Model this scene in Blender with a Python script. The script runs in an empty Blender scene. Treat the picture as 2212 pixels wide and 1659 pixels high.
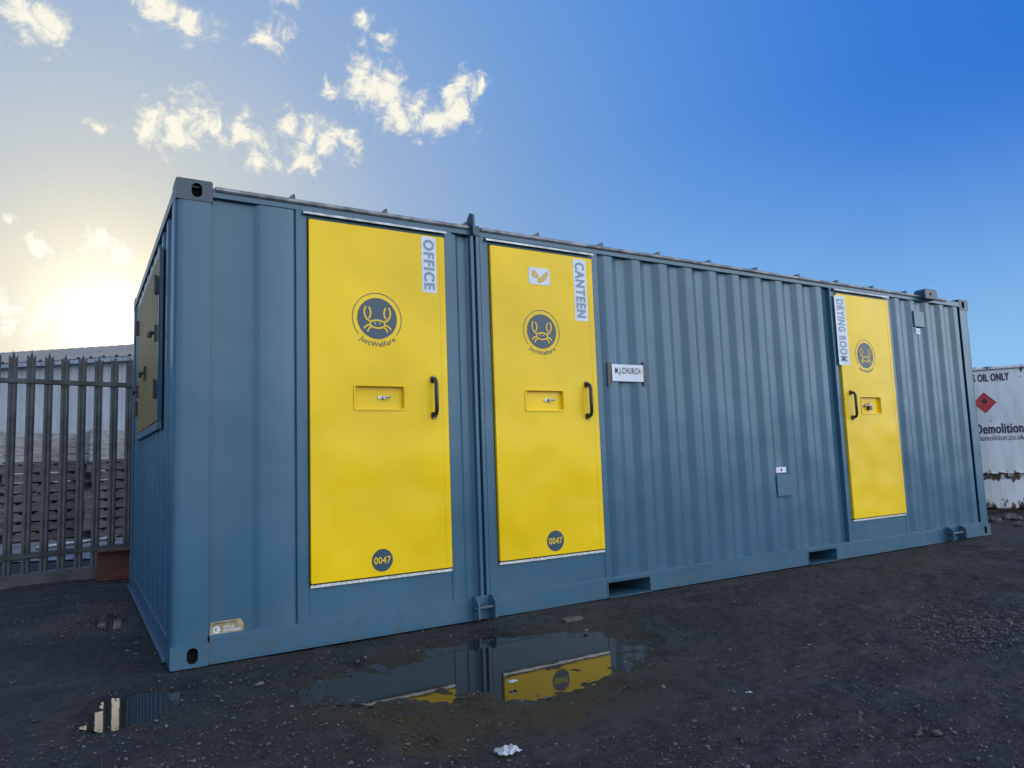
import bpy, bmesh, math, random
import numpy as np
from mathutils import Matrix, Vector
from mathutils.geometry import tessellate_polygon
random.seed(7); rng=np.random.default_rng(7)
sc=bpy.context.scene; COL=sc.collection
PI=math.pi
# ------------------------------------------------------------------ camera (solved from the photograph)
CX,CY=1106,829.5
Q=(-.4275,-4.1209,1.0074,.5465,.1033,-.0359,1551.69)
yaw,pit,rol,FP=Q[3:7]; CAM=np.array(Q[:3])
Fv=np.array([math.sin(yaw)*math.cos(pit),math.cos(yaw)*math.cos(pit),math.sin(pit)])
R0=np.array([math.cos(yaw),-math.sin(yaw),0]); U0=np.cross(R0,Fv)
Rv=math.cos(rol)*R0+math.sin(rol)*U0; Uv=-math.sin(rol)*R0+math.cos(rol)*U0
def ray(u,v):
    d=Fv+Rv*(u-CX)/FP-Uv*(v-CY)/FP; return d/np.linalg.norm(d)
def hit(u,v,ax,val):
    d=ray(u,v); t=(val-CAM[ax])/d[ax]; return CAM+d*t
def fx(u,v,y=0.): p=hit(u,v,1,y); return float(p[0]),float(p[2])      # survey point on the long front plane
def lf(u,v,x=0.): p=hit(u,v,0,x); return float(p[1]),float(p[2])      # on the end plane
def gd(u,v,z=0.): p=hit(u,v,2,z); return float(p[0]),float(p[1])      # on the ground
def at(u,Z):
    k=(u-CX)/FP
    return (CAM[0]+Z*(math.sin(yaw)+k*math.cos(yaw)), CAM[1]+Z*(math.cos(yaw)-k*math.sin(yaw)))
cam=bpy.data.cameras.new('camera'); co=bpy.data.objects.new('camera',cam); COL.objects.link(co)
co.matrix_world=Matrix([[Rv[i],Uv[i],-Fv[i],CAM[i]] for i in range(3)]+[[0,0,0,1]])
cam.sensor_width=36; cam.lens=36*FP/2212; cam.clip_end=3000; cam.clip_start=.05; sc.camera=co
L,W,H=8.107,3.284,2.59
# ------------------------------------------------------------------ materials
def lin(c): return tuple(((x/255)/12.92 if x/255<=.04045 else ((x/255+.055)/1.055)**2.4) for x in c)
def nodes(name):
    m=bpy.data.materials.new(name); m.use_nodes=True; nt=m.node_tree; return m,nt,nt.nodes['Principled BSDF']
def N(nt,t,**k):
    n=nt.nodes.new(t)
    for a,b in k.items(): setattr(n,a,b)
    return n
def mixc(nt,fac,a,b):
    n=nt.nodes.new('ShaderNodeMix'); n.data_type='RGBA'
    for s,v in ((0,fac),(6,a),(7,b)):
        if hasattr(v,'is_linked'): nt.links.new(v,n.inputs[s])
        elif s==0: n.inputs[0].default_value=v
        else: n.inputs[s].default_value=(*v[:3],1)
    return n.outputs[2]
def ramp(nt,src,a,b,lo=0,hi=1):
    n=N(nt,'ShaderNodeMapRange'); n.interpolation_type='SMOOTHSTEP'
    nt.links.new(src,n.inputs[0]); n.inputs[1].default_value=a; n.inputs[2].default_value=b; n.inputs[3].default_value=lo; n.inputs[4].default_value=hi
    return n.outputs[0]
def noise(nt,scale,detail=4,vec=None,rough=.55,stretch=None,dist=0):
    tc=N(nt,'ShaderNodeTexCoord'); v=tc.outputs['Object']
    if stretch:
        mp=N(nt,'ShaderNodeMapping'); mp.inputs['Scale'].default_value=stretch; nt.links.new(v,mp.inputs[0]); v=mp.outputs[0]
    n=N(nt,'ShaderNodeTexNoise'); n.inputs['Scale'].default_value=scale; n.inputs['Detail'].default_value=detail; n.inputs['Roughness'].default_value=rough; n.inputs['Distortion'].default_value=dist
    nt.links.new(v,n.inputs['Vector']); return n.outputs[0]
def bump(nt,b,src,strength,dist=.01,prev=None):
    n=N(nt,'ShaderNodeBump'); n.inputs['Strength'].default_value=strength; n.inputs['Distance'].default_value=dist
    nt.links.new(src,n.inputs['Height'])
    if prev: nt.links.new(prev,n.inputs['Normal'])
    nt.links.new(n.outputs[0],b.inputs['Normal']); return n.outputs[0]
def mul(nt,a,b,op='MULTIPLY'):
    n=N(nt,'ShaderNodeMath',operation=op)
    for i,v in enumerate((a,b)):
        if hasattr(v,'is_linked'): nt.links.new(v,n.inputs[i])
        else: n.inputs[i].default_value=v
    return n.outputs[0]
def simple(name,col,rough=.5,metal=0,var=.15,scale=8,bs=.15,spec=.5):
    m,nt,b=nodes(name)
    f=ramp(nt,noise(nt,scale,4),.3,.7)
    c=mixc(nt,f,tuple(x*(1-var) for x in col),tuple(min(1,x*(1+var)) for x in col))
    nt.links.new(c,b.inputs['Base Color']); b.inputs['Roughness'].default_value=rough; b.inputs['Metallic'].default_value=metal
    b.inputs['Specular IOR Level'].default_value=spec
    if bs: bump(nt,b,noise(nt,scale*6,2),bs,.002)
    return m
def paint(name,col,rough=.33,dirt=True,wave=.25,spec=.5):
    m,nt,b=nodes(name)
    f=ramp(nt,noise(nt,1.3,4),.3,.7)
    c=mixc(nt,f,tuple(x*.92 for x in col),tuple(min(1,x*1.07) for x in col))
    st=ramp(nt,noise(nt,3,4,stretch=(14,14,.6),rough=.6),.57,.8)            # faint run marks
    c=mixc(nt,mul(nt,st,.13),c,tuple(x*.6+.01 for x in col))
    if dirt:
        tc=N(nt,'ShaderNodeTexCoord'); sp=N(nt,'ShaderNodeSeparateXYZ'); nt.links.new(tc.outputs['Object'],sp.inputs[0])
        h=ramp(nt,sp.outputs[2],.0,.32,1,0)
        d=mul(nt,h,ramp(nt,noise(nt,9,6,rough=.7),.42,.76))
        c=mixc(nt,mul(nt,d,.5),c,(.055,.050,.044))
        r=mul(nt,mul(nt,d,.35),rough,'ADD'); nt.links.new(r,b.inputs['Roughness'])
    else: b.inputs['Roughness'].default_value=rough
    b.inputs['Specular IOR Level'].default_value=spec
    nt.links.new(c,b.inputs['Base Color'])
    bump(nt,b,noise(nt,1.3,2),wave,.06)
    return m
M={}
M['blue']=paint('blue_paint',(.038,.112,.176),.31,wave=.35,spec=.46)
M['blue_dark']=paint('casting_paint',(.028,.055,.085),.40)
M['yellow']=paint('yellow_paint',(.82,.55,.003),.30,dirt=False,wave=.7,spec=.28)
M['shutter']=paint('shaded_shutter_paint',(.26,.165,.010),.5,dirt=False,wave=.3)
M['black']=simple('black_plastic',(.012,.012,.013),.35)
M['rubber']=simple('gasket_rubber',(.01,.01,.012),.7)
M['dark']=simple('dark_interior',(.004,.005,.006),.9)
M['silver']=simple('galvanised_trim',(.30,.32,.34),.42,.85,.35,10)
M['flash']=simple('dull_roof_flashing',(.17,.185,.20),.5,.5,.45,12,.3)
M['chrome']=simple('lock_steel',(.36,.36,.37),.3,1,.1)
M['tread']=simple('sill_aluminium',(.58,.59,.58),.4,.7,.4,90,.6)
M['navy']=simple('logo_navy',(.026,.060,.095),.4,0,.03,bs=0)
M['logo_yellow']=simple('logo_yellow',(.80,.54,.008),.4,0,.02,bs=0,spec=.3)
M['white']=simple('sticker_white',(.60,.66,.75),.45,0,.06,5,0)
M['greytext']=simple('sticker_grey_text',(.19,.265,.37),.45,0,.02,bs=0)
M['ink']=simple('black_ink',(.012,.014,.02),.5,0,.02,bs=0)
M['orange']=simple('plate_ochre',(.55,.37,.06),.4,0,.25,60,bs=0)
M['tape']=simple('black_tape',(.02,.022,.025),.3,0,.3,30,.3)
M['gold']=simple('gold_foil',(.46,.38,.22),.3,.6,.25,20,.05)
M['galv']=simple('fence_galvanised',(.075,.080,.086),.65,.2,.4,5,.2)
M['red']=simple('red_oxide_steel',(.065,.016,.010),.6,0,.4,6,.3)
M['rustbase']=simple('rusted_base',(.045,.03,.022),.8,0,.5,9,.6)
M['paper']=simple('crumpled_paper',(.40,.43,.44),.6,0,.3,20,.3)
def wood(name,col):
    m,nt,b=nodes(name)
    f=ramp(nt,noise(nt,4,5,stretch=(1,1,6),rough=.65),.3,.72)
    c=mixc(nt,f,tuple(x*.45 for x in col),col)
    nt.links.new(c,b.inputs['Base Color']); b.inputs['Roughness'].default_value=.85
    return m
M['wood']=wood('weathered_pallet_wood',(.115,.112,.108)); M['wood_white']=wood('limewashed_boards',(.34,.345,.345))
def clad(name,col):
    m,nt,b=nodes(name)
    f=ramp(nt,noise(nt,.6,4),.3,.75); c=mixc(nt,f,tuple(x*.8 for x in col),col)
    st=ramp(nt,noise(nt,2,4,stretch=(5,5,.3)),.55,.8); c=mixc(nt,mul(nt,st,.4),c,tuple(x*.45 for x in col))
    nt.links.new(c,b.inputs['Base Color']); b.inputs['Roughness'].default_value=.6; return m
M['clad']=clad('grey_cladding',(.42,.46,.50)); M['clad_roof']=clad('roof_sheet',(.26,.25,.24))
def tankmat():
    m,nt,b=nodes('rusty_white_paint')
    tc=N(nt,'ShaderNodeTexCoord'); sp=N(nt,'ShaderNodeSeparateXYZ'); nt.links.new(tc.outputs['Object'],sp.inputs[0]); z=sp.outputs[2]
    base=mixc(nt,ramp(nt,noise(nt,2,6,stretch=(3,3,.6)),.35,.75),(.72,.76,.80),(.54,.56,.56))
    band=mul(nt,ramp(nt,z,.40,.50,0,1),ramp(nt,z,.52,.66,1,0))
    low=ramp(nt,z,.0,.34,1,0); top=ramp(nt,z,1.88,2.06,0,1)
    n1=noise(nt,3.2,8,rough=.72,stretch=(2.0,2.0,1.3)); n2=noise(nt,9,7,rough=.7,stretch=(1.5,1.5,.4))
    s=mul(nt,mul(nt,mul(nt,band,.19),mul(nt,low,.19),'ADD'),mul(nt,top,.10),'ADD')
    r=ramp(nt,mul(nt,n1,s,'ADD'),.63,.675); r2=ramp(nt,mul(nt,n2,s,'ADD'),.67,.73)
    c=mixc(nt,r2,base,(.17,.062,.022)); c=mixc(nt,r,c,(.035,.018,.010))
    st=ramp(nt,noise(nt,4,5,stretch=(9,9,.45)),.60,.76); c=mixc(nt,mul(nt,mul(nt,st,.55),ramp(nt,z,.3,1.2,1,.15)),c,(.22,.105,.045))
    nt.links.new(c,b.inputs['Base Color']); b.inputs['Roughness'].default_value=.5
    bump(nt,b,noise(nt,8,5),.3,.01); return m
M['tank']=tankmat()
M['hazard']=simple('hazard_red',(.50,.02,.03),.4,0,.08,bs=0)
# ------------------------------------------------------------------ builders
class MB:
    def __init__(s): s.v=[];s.f=[];s.m=[];s.mats=[]
    def mi(s,mat):
        if mat not in s.mats: s.mats.append(mat)
        return s.mats.index(mat)
    def add(s,vs,fs,mat):
        o=len(s.v); s.v+=[tuple(map(float,p)) for p in vs]; k=s.mi(mat)
        for f in fs: s.f.append([o+i for i in f]); s.m.append(k)
        return s
    def box(s,x0,x1,y0,y1,z0,z1,mat):
        v=[(x,y,z) for x in(x0,x1) for y in(y0,y1) for z in(z0,z1)]
        return s.add(v,[(0,1,3,2),(4,6,7,5),(0,4,5,1),(2,3,7,6),(0,2,6,4),(1,5,7,3)],mat)
    def prism(s,poly,fn,t0,t1,mat):
        n=len(poly); v=[fn(a,b,t0) for a,b in poly]+[fn(a,b,t1) for a,b in poly]
        f=[tuple(range(n)),tuple(range(2*n-1,n-1,-1))]+[(i,n+i,n+(i+1)%n,(i+1)%n) for i in range(n)]
        return s.add(v,f,mat)
    def tube(s,pts,r,mat,n=10,caps=True):
        pts=[Vector(p) for p in pts]; v=[];f=[]
        for i,p in enumerate(pts):
            t=(pts[min(i+1,len(pts)-1)]-pts[max(i-1,0)]).normalized()
            a=t.orthogonal().normalized() if i==0 else (a-t*a.dot(t)).normalized()
            b=t.cross(a)
            for k in range(n):
                q=2*PI*k/n; v.append(p+a*math.cos(q)*r+b*math.sin(q)*r)
        for i in range(len(pts)-1):
            for k in range(n): f.append((i*n+k,i*n+(k+1)%n,(i+1)*n+(k+1)%n,(i+1)*n+k))
        if caps: f.append(tuple(range(n))[::-1]); f.append(tuple((len(pts)-1)*n+k for k in range(n)))
        return s.add(v,f,mat)
    def holed(s,outer,hole,fn,depth,mat,matin,matback,thick,cap=True):
        tri=tessellate_polygon([[Vector((a,b,0)) for a,b in outer],[Vector((a,b,0)) for a,b in hole]])
        al=outer+hole; s.add([fn(a,b,0) for a,b in al],[tuple(t) for t in tri],mat)
        n=len(hole); s.add([fn(a,b,0) for a,b in hole]+[fn(a,b,depth) for a,b in hole],[(i,(i+1)%n,n+(i+1)%n,n+i) for i in range(n)],matin)
        if cap: s.add([fn(a,b,depth) for a,b in hole],[tuple(range(n))],matback)
        n=len(outer); s.add([fn(a,b,0) for a,b in outer]+[fn(a,b,thick) for a,b in outer],[(i,(i+1)%n,n+(i+1)%n,n+i) for i in range(n)],mat)
        return s
    def ribbon(s,pts,w,fn,mat,t=0,closed=False):
        n=len(pts); vs=[];fs=[]
        for i in range(n):
            a=pts[(i-1)%n] if (closed or i>0) else pts[0]; b=pts[(i+1)%n] if (closed or i<n-1) else pts[-1]
            dx,dy=b[0]-a[0],b[1]-a[1]; l=math.hypot(dx,dy) or 1; nx,ny=-dy/l*w/2,dx/l*w/2
            vs+=[fn(pts[i][0]+nx,pts[i][1]+ny,t),fn(pts[i][0]-nx,pts[i][1]-ny,t)]
        for i in range(n if closed else n-1):
            j=(i+1)%n; fs.append((2*i,2*i+1,2*j+1,2*j))
        return s.add(vs,fs,mat)
    def flat(s,poly,fn,mat,t=0):
        tri=tessellate_polygon([[Vector((a,b,0)) for a,b in poly]])
        return s.add([fn(a,b,t) for a,b in poly],[tuple(x) for x in tri],mat)
    def build(s,name,parent=None,off=(0,0,0),bevel=0,smooth=False,segs=2):
        me=bpy.data.meshes.new(name); me.from_pydata([(x-off[0],y-off[1],z-off[2]) for x,y,z in s.v],[],s.f)
        for m in s.mats: me.materials.append(m)
        me.polygons.foreach_set('material_index',s.m)
        bm=bmesh.new(); bm.from_mesh(me); bmesh.ops.remove_doubles(bm,verts=bm.verts,dist=1e-5); bmesh.ops.recalc_face_normals(bm,faces=bm.faces); bm.to_mesh(me); bm.free()
        if smooth:
            me.polygons.foreach_set('use_smooth',[True]*len(me.polygons))
            try: me.set_sharp_from_angle(angle=math.radians(35))
            except Exception: pass
        o=bpy.data.objects.new(name,me); COL.objects.link(o)
        if parent: o.parent=parent
        if bevel:
            b=o.modifiers.new('bevel','BEVEL'); b.width=bevel; b.segments=segs; b.limit_method='ANGLE'; b.angle_limit=math.radians(40)
        return o
_tc={}
def textgeo(txt,bold=.0,space=1.):
    k=(txt,bold,space)
    if k in _tc: return _tc[k]
    cu=bpy.data.curves.new('t','FONT'); cu.body=txt; cu.size=1; cu.offset=bold; cu.resolution_u=5; cu.space_character=space+bold*1.6
    o=bpy.data.objects.new('t',cu); COL.objects.link(o); dg=bpy.context.evaluated_depsgraph_get(); dg.update()
    me=bpy.data.meshes.new_from_object(o.evaluated_get(dg)); v=[tuple(p.co[:2]) for p in me.vertices]; f=[tuple(p.vertices) for p in me.polygons]
    COL.objects.unlink(o); bpy.data.objects.remove(o); bpy.data.meshes.remove(me)
    _tc[k]=(v,f); return v,f
def put_text(mb,txt,fn,cx,cy,w,h,mat,bold=.02,rot=0,t=0,heavy=0.,space=1.):
    """lettering fitted to a w x h box; heavy>0 thickens the strokes along the reading direction (each layer .1 mm apart)"""
    v,f=textgeo(txt,bold,space)
    xs=[p[0] for p in v]; ys=[p[1] for p in v]; x0,x1,y0,y1=min(xs),max(xs),min(ys),max(ys)
    c,s=math.cos(rot),math.sin(rot)
    for k,sh in enumerate((0,) if not heavy else (-heavy,0,heavy)):
        out=[]
        for x,y in v:
            a=((x-x0)/(x1-x0)-.5)*(w-2*heavy)+sh; b=((y-y0)/(y1-y0)-.5)*h
            out.append(fn(cx+a*c-b*s,cy+a*s+b*c,t-.0001*k))
        mb.add(out,f,mat)
def circle(cx,cy,r,n=48,a0=0,a1=2*PI,ry=None):
    ry=ry or r; full=abs(a1-a0-2*PI)<1e-6
    return [(cx+r*math.cos(a0+(a1-a0)*i/(n if full else n-1)),cy+ry*math.sin(a0+(a1-a0)*i/(n if full else n-1))) for i in range(n)]
def rrect(x0,x1,y0,y1,r,n=5):
    o=[]
    for cx,cy,a in ((x1-r,y0+r,-PI/2),(x1-r,y1-r,0),(x0+r,y1-r,PI/2),(x0+r,y0+r,PI)):
        for i in range(n+1): o.append((cx+r*math.cos(a+i*PI/2/n),cy+r*math.sin(a+i*PI/2/n)))
    return o
def smoothpts(p,n=6):
    o=[]
    for i in range(len(p)-1):
        a,b,c,d=p[max(i-1,0)],p[i],p[i+1],p[min(i+2,len(p)-1)]
        for k in range(n):
            t=k/n; o.append(tuple(.5*((2*b[j])+(-a[j]+c[j])*t+(2*a[j]-5*b[j]+4*c[j]-d[j])*t*t+(-a[j]+3*b[j]-3*c[j]+d[j])*t**3) for j in (0,1)))
    o.append(p[-1]); return o
def thing(name,label,cat,loc=(0,0,0),rz=0,group=None):
    o=bpy.data.objects.new(name,None); COL.objects.link(o); o.location=loc; o.rotation_euler=(0,0,rz); o.empty_display_size=.2
    o['label']=label; o['category']=cat
    if group: o['group']=group
    return o
def tag(o,label=None,cat=None,group=None,kind=None):
    if label: o['label']=label
    if cat: o['category']=cat
    if group: o['group']=group
    if kind: o['kind']=kind
    return o
def dup(root,loc,rz=0,label=None):
    r=root.copy(); COL.objects.link(r); r.location=loc; r.rotation_euler=(0,0,rz)
    if label: r['label']=label
    for ch in list(root.children):
        c=ch.copy(); COL.objects.link(c); c.parent=r
        for g in ch.children:
            d=g.copy(); COL.objects.link(d); d.parent=c
    return r
def FY(y0): return lambda a,b,t: (a,y0+t,b)
# ================================================================== CONTAINER
B=(L/2,W/2,0)
box_=thing('site_container','long blue steel site container with three yellow doors on dark wet ground','container',B)
def P(mb,name,**k): return mb.build(name,k.pop('parent',box_),B,**k)
blue,yel=M['blue'],M['yellow']
CW,CH=.187,.118
def casting(ix,iy,iz):
    sx=1 if ix==0 else -1; sy=1 if iy==0 else -1
    X=0 if ix==0 else L; Y=0 if iy==0 else W
    z0=0 if iz==0 else H-CH; mb=MB(); r=.012
    x0,x1=sorted((X,X+sx*CW)); y0,y1=sorted((Y,Y+sy*.162))
    zc=z0+CH*.5; xm=(x0+x1)/2+.012*sx
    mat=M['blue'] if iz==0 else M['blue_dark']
    hole=[(xm+a,zc+b) for a,b in rrect(-.027,.027,-.040,.040,.0265)]
    mb.holed(rrect(x0,x1,z0,z0+CH,r),hole,lambda a,b,t:(a,Y+sy*t,b),.06,mat,M['dark'],M['dark'],.157)
    ym=(y0+y1)/2; hole=[(ym+a,zc+b) for a,b in rrect(-.03,.03,-.026,.026,.0255)]
    mb.holed(rrect(y0+.002,y1,z0+.001,z0+CH-.001,r),hole,lambda a,b,t:(X+sx*(t+.0015),a,b),.045,mat,M['dark'],M['dark'],.05)
    mb.box(x0+.013,x1-.001,y0+.002,y1-.002,z0+CH-.006,z0+CH-.0015,mat)
    mb.box(x0+.013,x1-.001,y0+.002,y1-.002,z0+.001,z0+.006,mat)
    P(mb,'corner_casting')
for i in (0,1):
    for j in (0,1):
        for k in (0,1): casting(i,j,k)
for X,s in ((0,1),(L,-1)):
    for Y,t in ((0,1),(W,-1)):
        mb=MB(); pts=[(.178,.010),(.178,.0),(.045,.0),(.026,.003),(.012,.010),(.004,.022),(.0,.04),(.0,.15),(.012,.15),(.03,.04),(.05,.03),(.1,.03)]
        pts=[(X+s*a,Y+t*(b+.004)) for a,b in pts]
        mb.prism(pts,lambda a,b,q:(a,b,q),CH,H-CH,blue); P(mb,'corner_post',smooth=True)
def corr(a0,a1,phase,z0,z1,fn,dout=.010,din=.037,pat=(.072,.068,.070,.068)):
    """trapezoidal sheet whose folds are slightly rounded, as pressed steel is"""
    per=sum(pat); n0=math.floor((a0-phase)/per)-1; a=phase+n0*per; seq=[]
    e=.009; h=(din-dout)*e/pat[1]
    while a<a1+per:
        b=a+pat[0]; c=b+pat[1]; d=c+pat[2]
        seq+=[(a-e,dout+h),(a-e*.3,dout+h*.12),(a+e*.7,dout),(b-e*.7,dout),(b+e*.3,dout+h*.12),(b+e,dout+h),(c-e,din-h),(c-e*.3,din-h*.12),(c+e*.7,din),(d-e*.7,din),(d+e*.3,din-h*.12),(d+e,din-h)]; a+=per
    def d_at(x):
        for (p,q),(r,s) in zip(seq,seq[1:]):
            if p<=x<=r: return q+(s-q)*(x-p)/max(r-p,1e-9)
        return dout
    pl=[(a0,d_at(a0))]+[p for p in seq if a0+1e-4<p[0]<a1-1e-4]+[(a1,d_at(a1))]
    v=[fn(a,d,z0) for a,d in pl]+[fn(a,d,z1) for a,d in pl]; n=len(pl)
    mb=MB(); mb.add(v,[(i,i+1,n+i+1,n+i) for i in range(n-1)],blue); return mb
ZB,ZT=.137,2.502
Ff=lambda a,d,z:(a,d,z)
D=[(.7115,1.5885,.350,2.452),(1.9328,2.7893,.350,2.448),(5.6837,6.5173,.345,2.452)]
mb=MB(); pl=[(.178,.028),(.402,.028),(.409,.026),(.434,.008),(.441,.006),(.620,.006),(.640,.014)]
mb.add([(a,d,ZB) for a,d in pl]+[(a,d,ZT) for a,d in pl],[(i,i+1,len(pl)+i+1,len(pl)+i) for i in range(len(pl)-1)],blue); P(mb,'wall_panel',smooth=True)
mb=MB(); pl=[(1.655,.02),(1.690,.02),(1.715,.040),(1.775,.040),(1.79,.03)]
mb.add([(a,d,ZB) for a,d in pl]+[(a,d,ZT) for a,d in pl],[(i,i+1,len(pl)+i+1,len(pl)+i) for i in range(len(pl)-1)],blue); P(mb,'wall_panel')
P(corr(2.855,5.62,2.93,ZB,ZT,Ff),'wall_panel',smooth=True)
P(corr(6.583,L-.178,6.70,ZB,ZT,Ff),'wall_panel',smooth=True)
P(corr(.154,W-.154,.20,ZB,ZT,lambda a,d,z:(d,a,z)),'end_wall',smooth=True)
P(corr(.154,W-.154,.20,ZB,ZT,lambda a,d,z:(L-d,a,z)),'end_wall')
P(corr(.17,L-.17,.2,ZB,ZT,lambda a,d,z:(a,W-d,z)),'rear_wall')
for x0,x1,z0,z1 in D:
    mb=MB()
    mb.box(x0-.072,x0-.008,-.003,.06,ZB,ZT,blue); mb.box(x1+.008,x1+.066,-.003,.06,ZB,ZT,blue)
    mb.box(x0-.008,x1+.008,.001,.06,z1+.008,ZT,blue)
    mb.box(x0-.008,x1+.008,.001,.06,ZB,z0-.018,blue)
    P(mb,'door_frame',bevel=.003)
    mb=MB(); mb.box(x0-.008,x1+.008,.006,.05,z0-.018,z1+.008,M['rubber']); P(mb,'gasket')
    mb=MB(); mb.box(x0-.002,x1+.002,-.012,.004,z0-.024,z0-.009,M['tread']); P(mb,'sill_plate')
    mb=MB(); mb.prism([(-.001,z1+.052),(-.028,z1+.040),(-.030,z1+.026),(-.026,z1+.026),(-.024,z1+.036),(-.001,z1+.044)],lambda a,b,t:(t,a,b),x0-.035,x1+.015,M['silver'])
    P(mb,'drip_strip')
mb=MB(); mb.box(1.790,1.812,-.006,.06,ZB,ZT,blue); mb.box(1.812,1.832,.022,.06,ZB,ZT,M['blue_dark']); mb.box(1.832,1.858,-.006,.06,ZB,ZT,blue); P(mb,'middle_post',bevel=.002)
pk=[(fx(1312,1260)[0],fx(1405,1255)[0]),(fx(1745,1197)[0],fx(1807,1190)[0])]
mb=MB(); x=CW
PZ0,PZ1=.004,.108
for a,b in pk+[(L-CW,None)]:
    mb.box(x,a,-.002,.07,.012,ZB,blue)
    mb.prism([(-.008,.012),(.06,.012),(.06,.004),(-.008,.004)],lambda p,q,t:(t,p,q),x,a,blue)
    if b: mb.box(a,b,-.002,.07,PZ1+.006,ZB,blue); x=b
mb.prism([(-.004,ZB),(.008,ZB+.010),(.07,ZB+.010),(.07,ZB)],lambda p,q,t:(t,p,q),CW,L-CW,blue)
P(mb,'bottom_rail',bevel=.002)
for a,b in pk:
    mb=MB(); d=W-.004
    mb.box(a,a+.006,-.006,d,PZ0,PZ1+.006,blue); mb.box(b-.006,b,-.006,d,PZ0,PZ1+.006,blue)
    mb.box(a+.006,b-.006,-.006,d,PZ1,PZ1+.006,blue); mb.box(a+.006,b-.006,-.02,d,PZ0,PZ0+.006,blue)
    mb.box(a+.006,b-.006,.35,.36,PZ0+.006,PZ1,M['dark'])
    P(mb,'forklift_pocket')
mb=MB()
mb.box(CW,L-CW,W-.07,W,.012,ZB,blue); P(mb,'bottom_rail')
for X,s in ((0,1),(L,-1)):
    mb=MB(); a,b=sorted((X+s*.002,X+s*.07)); mb.box(a,b,.162,W-.162,.012,ZB,blue)
    a,b=sorted((X-s*.02,X+s*.002)); mb.box(a,b,.162,W-.162,.012,.035,blue); P(mb,'end_rail',bevel=.003)
    mb=MB(); a,b=sorted((X,X+s*.07)); mb.box(a,b,.162,W-.162,ZT,2.562,blue); P(mb,'end_rail',bevel=.003)
mb=MB(); mb.box(CW,L-CW,0,.06,ZT,2.556,blue); P(mb,'top_rail',bevel=.003)
mb=MB(); mb.box(CW,L-CW,W-.06,W,ZT,2.556,blue); P(mb,'top_rail')
lugx=1.80
for a,b in ((CW+.012,lugx-.02),(lugx+.07,L-CW-.28)):
    mb=MB(); mb.box(a,b,-.010,.05,2.536,2.564,M['flash']); mb.box(a,b,-.016,-.010,2.541,2.560,M['flash']); P(mb,'rail_flashing',bevel=.003)
mb=MB(); mb.box(.05,L-.05,.03,W-.03,2.556,2.562,M['flash']); P(mb,'roof')
for i in range(13):
    xr=.63+i*.571
    if xr>L-.3: break
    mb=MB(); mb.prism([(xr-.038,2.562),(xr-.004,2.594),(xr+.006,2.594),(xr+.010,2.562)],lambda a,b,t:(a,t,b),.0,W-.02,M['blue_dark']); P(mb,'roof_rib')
mb=MB(); mb.prism([(-.045,2.50),(.04,2.50),(.04,2.62),(.0,2.655),(-.045,2.63)],lambda a,b,t:(t,a,b),lugx-.008,lugx+.008,M['blue_dark'])
mb.box(lugx+.008,lugx+.06,-.012,.03,2.50,2.57,M['blue_dark']); P(mb,'lifting_lug',bevel=.002)
lx=fx(1985,645)[0]; lx2=fx(2012,655)[0]
mb=MB(); mb.prism([(lx,2.52),(lx2,2.52),(lx2,2.60),(lx2-.03,2.625),(lx+.03,2.625),(lx,2.60)],lambda a,b,t:(a,t,b),-.07,.05,M['blue_dark'])
mb.tube([(lx+.10,-.072,2.57),(lx+.10,-.05,2.57)],.018,M['dark']); P(mb,'lifting_lug',bevel=.003)
def bracket(xa,xb):
    mb=MB()
    for x in (xa,xb):
        mb.prism([(-.085,.02),(-.002,.004),(-.002,.150),(-.05,.150),(-.085,.118)],lambda a,b,t:(t,a,b),x-.007,x+.007,blue)
    mb.box(xa-.03,xb+.03,-.008,-.002,.012,.145,blue)
    r=P(mb,'locking_bracket',bevel=.002)
    m2=MB(); m2.tube([(xa-.022,-.055,.085),(xb+.022,-.055,.085)],.015,M['blue_dark'],12)
    P(m2,'pin',parent=r,smooth=True)
bracket(fx(1022,1310)[0],fx(1058,1305)[0]); bracket(fx(2043,1155)[0],fx(2070,1150)[0])
YF=-.020
def door(i,rec,handle):
    x0,x1,z0,z1=D[i]; mb=MB()
    a0,a1,b0,b1=rec
    mb.holed(rrect(x0,x1,z0,z1,.006,3),rrect(a0+.012,a1-.012,b0+.012,b1-.012,.006,3),FY(YF),.0245,yel,yel,yel,.025)
    mb.box(x1-.040,x1-.0375,YF-.0015,YF+.001,z0+.01,z1-.01,yel)
    d=P(mb,'door',bevel=.002)
    m=MB(); m.holed(rrect(a0,a1,b0,b1,.010,3),rrect(a0+.010,a1-.010,b0+.010,b1-.010,.006,3),FY(YF-.005),.0045,yel,yel,yel,.005,cap=False)
    P(m,'recess_frame',parent=d)
    hx,h0,h1=handle; m=MB()
    m.tube([(hx,YF-.006,h0+.018),(hx,YF-.040,h0+.03),(hx,YF-.050,h0+.055),(hx,YF-.050,h1-.055),(hx,YF-.040,h1-.03),(hx,YF-.006,h1-.018)],.0125,M['black'],12)
    for z in (h0,h1-.044): m.prism(rrect(hx-.018,hx+.018,z,z+.044,.014,4),FY(YF-.012),.0,.0115,M['black'])
    P(m,'handle',parent=d,smooth=True)
    for z in (h0+.010,h1-.010):
        m=MB(); m.tube([(hx,YF-.0145,z),(hx,YF-.011,z)],.0065,M['chrome'],10); P(m,'handle_screw',parent=d)
    return d
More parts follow.
